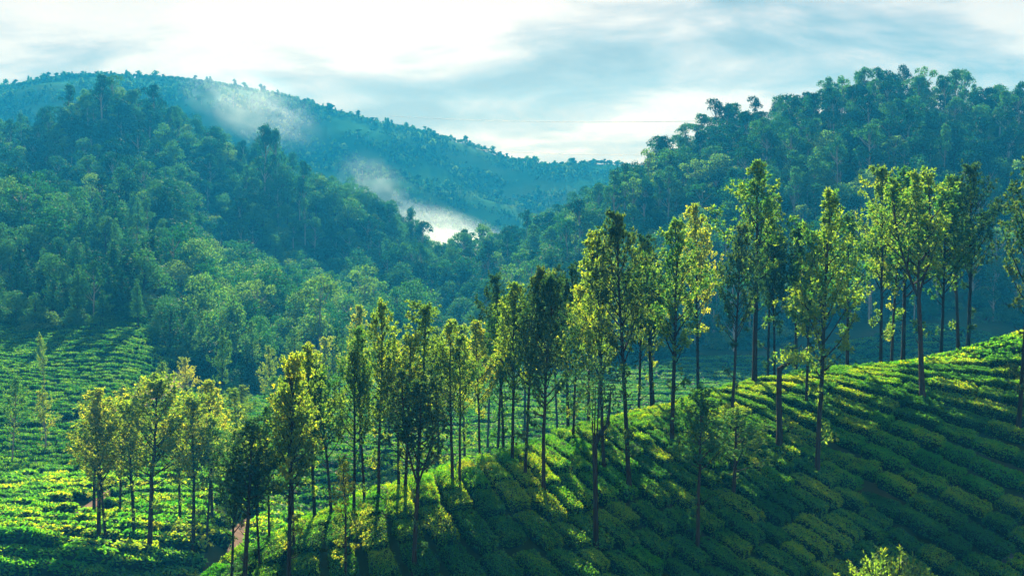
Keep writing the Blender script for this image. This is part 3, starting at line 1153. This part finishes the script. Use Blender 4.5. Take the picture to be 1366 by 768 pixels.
VALLEY = [(295, 440, 128, 14, 'green'), (362, 462, 118, 16, 'olive'), (322, 515, 112, 18, 'olive'), (250, 478, 122, 13, 'olive'), (215, 484, 118, 12, 'olive'),
          (190, 505, 112, 16, 'olive'), (165, 515, 110, 13, 'olive'), (60, 445, 118, 9, 'pale'), (430, 452, 120, 18, 'olive'), (405, 480, 112, 16, 'olive'),
          (120, 522, 108, 15, 'olive'), (455, 440, 125, 16, 'green'), (585, 440, 100, 26, 'olive'), (620, 436, 96, 26, 'olive'), (520, 450, 105, 26, 'green'),
          (340, 430, 150, 14, 'green'), (390, 440, 145, 14, 'green'), (315, 400, 165, 14, 'dark'), (270, 430, 150, 12, 'green'), (480, 410, 98, 22, 'olive'),
          (650, 410, 105, 24, 'dark'), (700, 395, 110, 24, 'dark'), (745, 365, 105, 26, 'green'), (795, 318, 95, 28, 'olive'), 
          (370, 500, 108, 22, 'green')]


def put_trees():
    r = np.random.default_rng(2)
    cnt = {}
    for (u, vb, vt, hw, col, area) in TREES:
        p = hit(u, vb) if area == 'terrace' else foot(u, vb, r.uniform(0.5, 4.0))
        top = at(u, vt, p[1])
        h = (top[2] - p[2]) / 10.0
        k = cnt.get(col, 0)
        cnt[col] = k + 1
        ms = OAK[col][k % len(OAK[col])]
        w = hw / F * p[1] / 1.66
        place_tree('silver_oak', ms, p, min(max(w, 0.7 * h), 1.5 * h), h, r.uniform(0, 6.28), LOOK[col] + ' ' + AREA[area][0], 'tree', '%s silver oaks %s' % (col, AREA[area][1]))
    for (u, vt, y, hw, col) in VALLEY:
        x = pix_dir(u, vt)[0] * y
        z = hgt(x, y)
        top = at(u, vt, y)
        h = (top[2] - z) / 10.0
        if h < 0.3:
            continue
        k = cnt.get(col, 0)
        cnt[col] = k + 1
        w = hw / F * y / 1.66
        place_tree('silver_oak', OAK[col][k % len(OAK[col])], (x, y, z), min(max(w, 0.5 * h), 1.5 * h), h, r.uniform(0, 6.28),
                   LOOK[col] + ' ' + AREA['valley'][0], 'tree', '%s silver oaks down in the valley' % col)

    def own(u, vb, vt, hw, ms, label, rz=0.0, name='silver_oak'):
        p = hit(u, vb)
        h = (at(u, vt, p[1])[2] - p[2]) / 10
        place_tree(name, ms, p, max(hw / F * p[1] / 1.66, 0.5 * h), h, rz, label, 'tree')
    own(1231, 540, 222, 54, OAK['fork'][0], 'tree forking into three upright limbs halfway up, on the upper slope')
    own(199, 745, 505, 52, silver_oak(21, 'oak_olive_sunlit', cb=0.4, width=0.22, dens=1.3), 'stout thick-trunked tree with full sunlit olive crown on the tea terrace')
    own(931, 738, 520, 40, silver_oak(22, 'oak_green', cb=0.5, dens=0.7), 'young thin tree with small high crown in the middle of the shaded rows')
    own(978, 668, 545, 40, silver_oak(23, 'oak_green', cb=0.3, width=0.25, dens=0.8), 'short bushy young tree with low blue-green crown among shaded rows')
    own(462, 790, 610, 30, silver_oak(24, 'oak_olive_sunlit', cb=0.25, width=0.2, dens=0.6), 'short thin tree with loose pale leaf sprays beside the spur tip')


put_trees()


def special_trees():
    # pollarded stump with a short arm and a tuft of leaves
    p = hit(1039, 608)
    h = at(1039, 490, p[1])[2] - p[2]
    e = bpy.data.objects.new('pollarded_tree', None)
    COL.objects.link(e)
    e.location = p
    e['label'] = 'pollarded bare trunk cut off short with one leaf tuft at its top'
    e['category'] = 'tree'
    g, c = Geo(), Geo()
    g.tube([(0, 0, -.2), (0.03, 0, h * .3), (-.02, 0, h * .7), (0, 0, h)], (0.19, 0.15, 0.13, 0.12), 8)
    g.tube([(0, 0, h - .1), (.25, 0, h + .12), (.6, .1, h + .22)], (0.12, 0.09, 0.05), 6)
    r = np.random.default_rng(5)
    q = np.array((0.75, 0.1, h + 0.45)) + r.normal(0, 1, (420, 3)) * np.array((0.5, 0.4, 0.22))
    d = unit(r.normal(0, 1, (420, 3)))
    c.leaves(q, d, unit(r.normal(0, 1, (420, 3))), 0.2, 0.08)
    link('trunk', g.mesh('pollard_trunk', [M['bark']]), e)
    link('crown', c.mesh('pollard_crown', [M['oak_green']], False), e)
    # leaning tree with an elbow in its trunk and thin upright shoots
    p = hit(795, 738)
    h1 = at(793, 592, p[1])[2] - p[2]
    h2 = at(812, 560, p[1])[2] - p[2]
    h3 = at(795, 515, p[1])[2] - p[2]
    s = p[1] / F
    e = bpy.data.objects.new('elbowed_tree', None)
    COL.objects.link(e)
    e.location = p
    e['label'] = 'nearly bare thin tree with an elbow bend and upright twigs in the shaded rows'
    e['category'] = 'tree'
    g, c = Geo(), Geo()
    g.tube([(0, 0, -.2), (-.02, 0, h1 * .5), (-2 * s, 0, h1)], (0.13, 0.10, 0.11), 8)
    g.tube([(-2 * s, 0, h1 - .05), (6 * s, 0, (h1 + h2) / 2), (15 * s, 0, h2 - .2), (18 * s, .1, h2 + .5), (20 * s, .1, h3)], (0.1, 0.09, 0.08, 0.05, 0.015), 6)
    for dx in (-4, -1, 3, 8):
        g.tube([(-2 * s, 0, h1 - .05), ((dx - 1) * s, .05, h1 + .6), (dx * s, .1, h3 + dx * .05)], (0.05, 0.03, 0.012), 5)
    q = np.array((6 * s, 0.05, h3)) + r.normal(0, 1, (700, 3)) * np.array((0.65, 0.5, 0.6))
    d = unit(r.normal(0, 1, (700, 3)))
    c.leaves(q, d, unit(r.normal(0, 1, (700, 3))), 0.22, 0.08)
    link('trunk', g.mesh('elbow_trunk', [M['bark']]), e)
    link('crown', c.mesh('elbow_crown', [M['oak_dark_shaded']], False), e)


special_trees()

# stones beside the gully path
def rocks():
    r = np.random.default_rng(9)
    for i, (u, v, sz, lab) in enumerate(((322, 752, 0.55, 'largest grey boulder beside the gully path under the dark tree'), (300, 762, 0.4, 'squat grey stone at the edge of the gully path'),
                                         (338, 700, 0.45, 'grey stone where the gully path meets the terrace'), (1338, 742, 0.4, 'bluish boulder on the bank at the foot of the tea slope'),
                                         (1318, 755, 0.28, 'small bluish stone below the boulder on the bank'))):
        p = foot(u, v)
        a = np.linspace(0, 2 * math.pi, 11)[:-1]
        vs_, q = [], []
        for j, (z, k) in enumerate(((-0.4, 0.9), (0.1, 1.0), (0.45, 0.8), (0.62, 0.35))):
            for b in a:
                k2 = k * (1 + r.normal(0, 0.12))
                vs_.append((math.cos(b) * k2 * sz * 1.3, math.sin(b) * k2 * sz, z * sz + r.normal(0, 0.03)))
        for j in range(3):
            for m in range(10):
                q.append((j * 10 + m, j * 10 + (m + 1) % 10, (j + 1) * 10 + (m + 1) % 10, (j + 1) * 10 + m))
        vs_.append((0, 0, 0.66 * sz))
        t = [(30 + m, 30 + (m + 1) % 10, 40) for m in range(10)]
        o = link('boulder', mesh_np('boulder', vs_, q, t, [M['rock']], None, False), label=lab, category='rock')
        o.location = p
        o.rotation_euler = (0, 0, r.uniform(0, 6))


rocks()

# sunlit bush and low shrubs at the foot of the slope
bm = bush(3, 'oak_olive_sunlit', n=3400, rad=1.35, size=0.13)
p = at(1188, 830, 40.0)
zb = hgt(p[0], p[1])
top = at(1188, 738, 40.0)
place_tree('round_bush', bm, (p[0], p[1], top[2] - 1.75), 1.18, 1.05, 0.3, 'round bush with sunlit yellow shoots at the foot of the shaded slope', 'bush')

# ------------------------------------------------------------------ forest
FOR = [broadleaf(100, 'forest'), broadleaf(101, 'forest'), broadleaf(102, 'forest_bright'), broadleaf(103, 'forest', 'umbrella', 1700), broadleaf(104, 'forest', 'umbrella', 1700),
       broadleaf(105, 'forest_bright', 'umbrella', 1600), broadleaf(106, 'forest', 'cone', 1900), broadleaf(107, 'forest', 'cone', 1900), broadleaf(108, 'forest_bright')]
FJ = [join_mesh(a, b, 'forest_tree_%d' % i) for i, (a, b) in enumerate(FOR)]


def forest():
    r = np.random.default_rng(17)
    cand = []
    n = 60000
    X = r.uniform(-200, 230, n)
    Y = r.uniform(140, 372, n)
    hh, h0, nn, s, l, k, rr, f = height(X, Y, True)
    U, V = project(np.stack([X, Y, hh + 6], -1))
    edge = 158 + 4 * wav(X, Y, 20, 9)
    left_edge = np.where(X < -0.2 * Y, 147 + (-X - 30) * 0.12, edge + 12)
    lz = (np.maximum(l, k) > h0 - 4) | (Y > 176) | (X < -0.2 * Y)
    keep = (Y > left_edge) & lz & (np.abs(U - 683) < 760)
    rz = (rr > h0 - 3)
    X, Y, Z, isr = X[keep], Y[keep], hh[keep], rz[keep]
    isk = (k > h0 - 3)[keep]
    grid = {}
    sel = []
    for i in range(len(X)):
        d = 3.9 if not isk[i] else 3.6
        gx, gy = int(X[i] // 5), int(Y[i] // 5)
        bad = False
        for a in (-1, 0, 1):
            for b in (-1, 0, 1):
                for j in grid.get((gx + a, gy + b), ()):
                    if (X[i] - X[j]) ** 2 + (Y[i] - Y[j]) ** 2 < d * d:
                        bad = True
        if not bad:
            grid.setdefault((gx, gy), []).append(i)
            sel.append(i)
    rows = []
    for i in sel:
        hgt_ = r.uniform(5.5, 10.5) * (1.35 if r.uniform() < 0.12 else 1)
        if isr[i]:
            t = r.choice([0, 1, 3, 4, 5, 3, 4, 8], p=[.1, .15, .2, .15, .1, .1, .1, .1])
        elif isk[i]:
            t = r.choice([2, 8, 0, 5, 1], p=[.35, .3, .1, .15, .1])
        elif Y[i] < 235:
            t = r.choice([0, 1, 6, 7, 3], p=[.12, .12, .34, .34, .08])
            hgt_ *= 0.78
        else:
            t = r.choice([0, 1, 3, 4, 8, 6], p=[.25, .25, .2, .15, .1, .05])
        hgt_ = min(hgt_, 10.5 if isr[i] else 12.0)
        sx = r.uniform(0.6, 1.15) * (hgt_ / 9) ** 0.7
        if t in (3, 4, 5):
            hgt_ *= 1.15
        rows.append((False, Y[i] - hgt_ * 6, X[i], Y[i], Z[i], sx, hgt_ / 10, r.uniform(0, 6.28), int(t), bool(isr[i]), bool(isk[i])))
    vis = visible(np.array([(q[2], q[3], q[4] + q[6] * 10) for q in rows]))
    rows = [(not w, *q[1:]) for w, q in zip(vis, rows)]
    # a few tall trees that stand out on the skylines
    for (u, vt, y, t, w) in ((352, 165, 318, 4, 1.3), (368, 172, 320, 3, 1.1), (205, 112, 345, 3, 1.2), (150, 100, 348, 4, 1.3), (180, 118, 346, 3, 1.1), (935, 152, 292, 3, 1.3), (970, 150, 290, 4, 1.0),
                             (1015, 148, 288, 3, 1.2), (1105, 116, 282, 4, 1.4), (1150, 108, 280, 3, 1.6), (1130, 114, 281, 4, 1.4), (1190, 112, 280, 4, 1.2), (1225, 114, 279, 3, 1.6), (1323, 116, 275, 4, 1.0),
                             (1345, 128, 275, 3, 1.2), (905, 180, 297, 4, 1.0), (880, 195, 299, 3, 1.0), (842, 222, 302, 4, 0.9), (825, 232, 304, 3, 0.8), (785, 250, 305, 0, 1.1), (765, 262, 306, 1, 1.1), (270, 362, 170, 8, 1.0)):
        x = pix_dir(u, vt)[0] * y
        z = hgt(x, y)
        hh_ = (at(u, vt, y)[2] - z) / 10
        if hh_ > 0.4:
            rows.append((False, -1000, x, y, z, w, hh_, r.uniform(0, 6.28), t, u > 690, u == 270))
    rows.sort(key=lambda q: (q[0], q[1]))
    sc_ = []
    look = {0: 'dense round-crowned tree', 1: 'dense round-crowned tree', 2: 'bright green round-crowned tree', 8: 'bright green round-crowned tree', 3: 'tall tree with gappy umbrella-like crown', 4: 'tall tree with gappy umbrella-like crown',
            5: 'bright green tree with umbrella-like leaf clumps', 6: 'narrow cone-shaped dark tree', 7: 'narrow cone-shaped dark tree'}
    for i, q in enumerate(rows):
        if i < 300 and not q[0]:
            place = 'on the hazy right-hand wooded hill' if q[9] else 'on the knoll above the left tea field' if q[10] else 'on the wooded slope across the valley' if q[3] < 235 else 'on the ridge of the left wooded hill'
            t = q[8]
            place_tree('forest_tree', FOR[t], q[2:5], q[5], q[6], q[7], look[t] + ' ' + place, 'tree', look[t] + 's ' + place)
        else:
            sc_.append(((q[2], q[3], q[4]), (0, 0, q[7]), (q[5], q[5], q[6]), q[8]))
    # low growth between the stems
    m = np.where((Y > 140))[0][::4]
    for i in m:
        q = r.uniform(0.25, 0.5)
        sc_.append(((X[i], Y[i], Z[i] - 10 * q * 0.42), (0, 0, r.uniform(0, 6.28)), (q * 1.3, q * 1.3, q), int(r.choice([0, 1, 2, 8]))))
    a = [np.array([p[i] for p in sc_]) for i in range(4)]
    scatter('hill_forest', FJ, *a, 'hazy teal forest covering the wooded hills on both sides of the valley', 'forest')
    print('forest', len(rows))


forest()


def far_woods():
    r = np.random.default_rng(23)
    mini = []
    for s in range(4):
        a, b = broadleaf(200 + s, ('forest_bright', 'forest')[s % 2], ('round', 'umbrella', 'cone', 'round')[s], 130, 1.5)
        mini.append(join_mesh(a, b, 'far_tree_%d' % s))
    n = 80000
    Y = r.uniform(380, 695, n)
    X = (r.uniform(-0.5, 0.5, n)) * Y
    hh, h0, nn, s, l, k, rr, f = height(X, Y, True)
    dens = 0.55 + 0.9 * wav(X, Y, 80, 41) + 0.7 * wav(X, Y, 30, 42)
    ridge_y = 630 + 30 * sstep(100, -200, X)
    near_ridge = np.exp(-((hh - f) ** 2)) * (Y > ridge_y)
    keep = (r.uniform(0, 1, n) < dens) | ((near_ridge > 0.5) & (r.uniform(0, 1, n) < 0.8))
    X, Y, Z = X[keep], Y[keep], hh[keep]
    m = len(X)
    h = r.uniform(0.08, 0.24, m) * np.where(r.uniform(0, 1, m) < 0.06, r.uniform(1.3, 2.3, m), 1)
    w = h * r.uniform(0.8, 1.3, m)
    scatter('far_woods', mini, np.stack([X, Y, Z], -1), np.stack([X * 0, X * 0, r.uniform(0, 6.28, m)], -1), np.stack([w, w, h], -1), r.integers(0, 4, m),
            'hazy blue woods speckling the far mountain', 'woods')
    print('far', m)


far_woods()


# ------------------------------------------------------------------ far house, power lines
def wires():
    for (u0, v0, y0, u1, v1, y1, sag, lab) in ((520, 155, 560, 1000, 160, 400, 1.5, 'upper thin power line strung across the gap between the hills'),
                                              (640, 200, 560, 960, 206, 400, 1.0, 'lower thin power line crossing low over the mountain saddle')):
        a, b = at(u0, v0, y0), at(u1, v1, y1)
        t = np.linspace(0, 1, 40)[:, None]
        pts = a * (1 - t) + b * t - np.array((0, 0, 1.0)) * (4 * t * (1 - t)) * sag
        g = Geo()
        g.tube(pts, np.full(40, 0.065), 6)
        link('power_line', g.mesh('power_line', [M['wire']]), label=lab, category='cable')


wires()

# ------------------------------------------------------------------ haze and mist
def volume_mat(name, color, density, aniso, noise=None):
    m, N, L = new_mat(name)
    out = N('ShaderNodeOutputMaterial')
    v = N('ShaderNodeVolumePrincipled')
    v.inputs['Color'].default_value = (*color, 1)
    v.inputs['Density'].default_value = density
    v.inputs['Anisotropy'].default_value = aniso
    v.inputs['Absorption Color'].default_value = (0.8, 0.8, 0.8, 1)
    L(v.outputs[0], out.inputs['Volume'])
    if noise:
        scale, lo, hi = noise
        tc = N('ShaderNodeTexCoord')
        nz = N('ShaderNodeTexNoise')
        nz.inputs['Scale'].default_value = scale
        nz.inputs['Detail'].default_value = 6
        nz.inputs['Roughness'].default_value = 0.62
        nz.inputs['Distortion'].default_value = 0.6
        L(tc.outputs['Object'], nz.inputs['Vector'])
        ln = N('ShaderNodeVectorMath')
        ln.operation = 'LENGTH'
        L(tc.outputs['Object'], ln.inputs[0])
        fall = N('ShaderNodeMapRange')
        fall.inputs[1].default_value = 1.0
        fall.inputs[2].default_value = 0.0
        fall.interpolation_type = 'SMOOTHSTEP'
        L(ln.outputs['Value'], fall.inputs[0])
        mr = N('ShaderNodeMapRange')
        mr.inputs[1].default_value = lo
        mr.inputs[2].default_value = hi
        L(nz.outputs['Fac'], mr.inputs[0])
        a = N('ShaderNodeMath')
        a.operation = 'MULTIPLY'
        L(fall.outputs[0], a.inputs[0])
        L(mr.outputs[0], a.inputs[1])
        b = N('ShaderNodeMath')
        b.operation = 'MULTIPLY'
        L(a.outputs[0], b.inputs[0])
        b.inputs[1].default_value = density
        L(b.outputs[0], v.inputs['Density'])
    return m


def box(name, lo, hi, mat):
    v = [(x, y, z) for x in (lo[0], hi[0]) for y in (lo[1], hi[1]) for z in (lo[2], hi[2])]
    q = [(0, 1, 3, 2), (4, 6, 7, 5), (0, 4, 5, 1), (2, 3, 7, 6), (0, 2, 6, 4), (1, 5, 7, 3)]
    return link(name, mesh_np(name, v, q, None, [mat], None, False), kind='stuff')


hz = box('haze', (-760, -60, -40), (760, 880, 128), volume_mat('haze_air', (0.015, 0.34, 0.88), 0.00084, 0.0))
hz['label'] = 'blue morning haze filling the valley'
hz['category'] = 'haze'


def mist(pix, y, radii, tilt, dens, noise, label):
    nu, nv = 24, 14
    v, q = [], []
    for i in range(nv + 1):
        b = math.pi * (0.002 + 0.996 * i / nv) - math.pi / 2
        for j in range(nu):
            a = 2 * math.pi * j / nu
            v.append((math.cos(b) * math.cos(a), math.cos(b) * math.sin(a), math.sin(b)))
    for i in range(nv):
        for j in range(nu):
            q.append((i * nu + j, i * nu + (j + 1) % nu, (i + 1) * nu + (j + 1) % nu, (i + 1) * nu + j))
    v += [(0, 0, -1), (0, 0, 1)]
    t = [(len(v) - 2, (j + 1) % nu, j) for j in range(nu)] + [(len(v) - 1, nv * nu + j, nv * nu + (j + 1) % nu) for j in range(nu)]
    o = link('mist', mesh_np('mist', v, q, t, [volume_mat('mist_air', (0.62, 0.82, 1.0), dens, 0.55, noise)]), kind='stuff', label=label, category='mist')
    o.location = at(*pix, y)
    o.scale = radii
    o.rotation_euler = (0, R(tilt), 0)


mist((622, 328), 400, (34, 18, 11), 24, 0.050, (2.8, 0.34, 0.66), 'white mist bank lying in the gap behind the left wooded hill')
mist((692, 340), 380, (16, 10, 6), -6, 0.05, (3.0, 0.36, 0.62), 'small wisp of mist low at the valley mouth')
mist((335, 140), 560, (42, 18, 21), 24, 0.014, (3.4, 0.38, 0.66), 'thin mist drifting over the shoulder of the far mountain')
mist((500, 248), 420, (18, 10, 12), 35, 0.016, (3.4, 0.40, 0.66), 'faint mist curl rising beside the left wooded ridge')
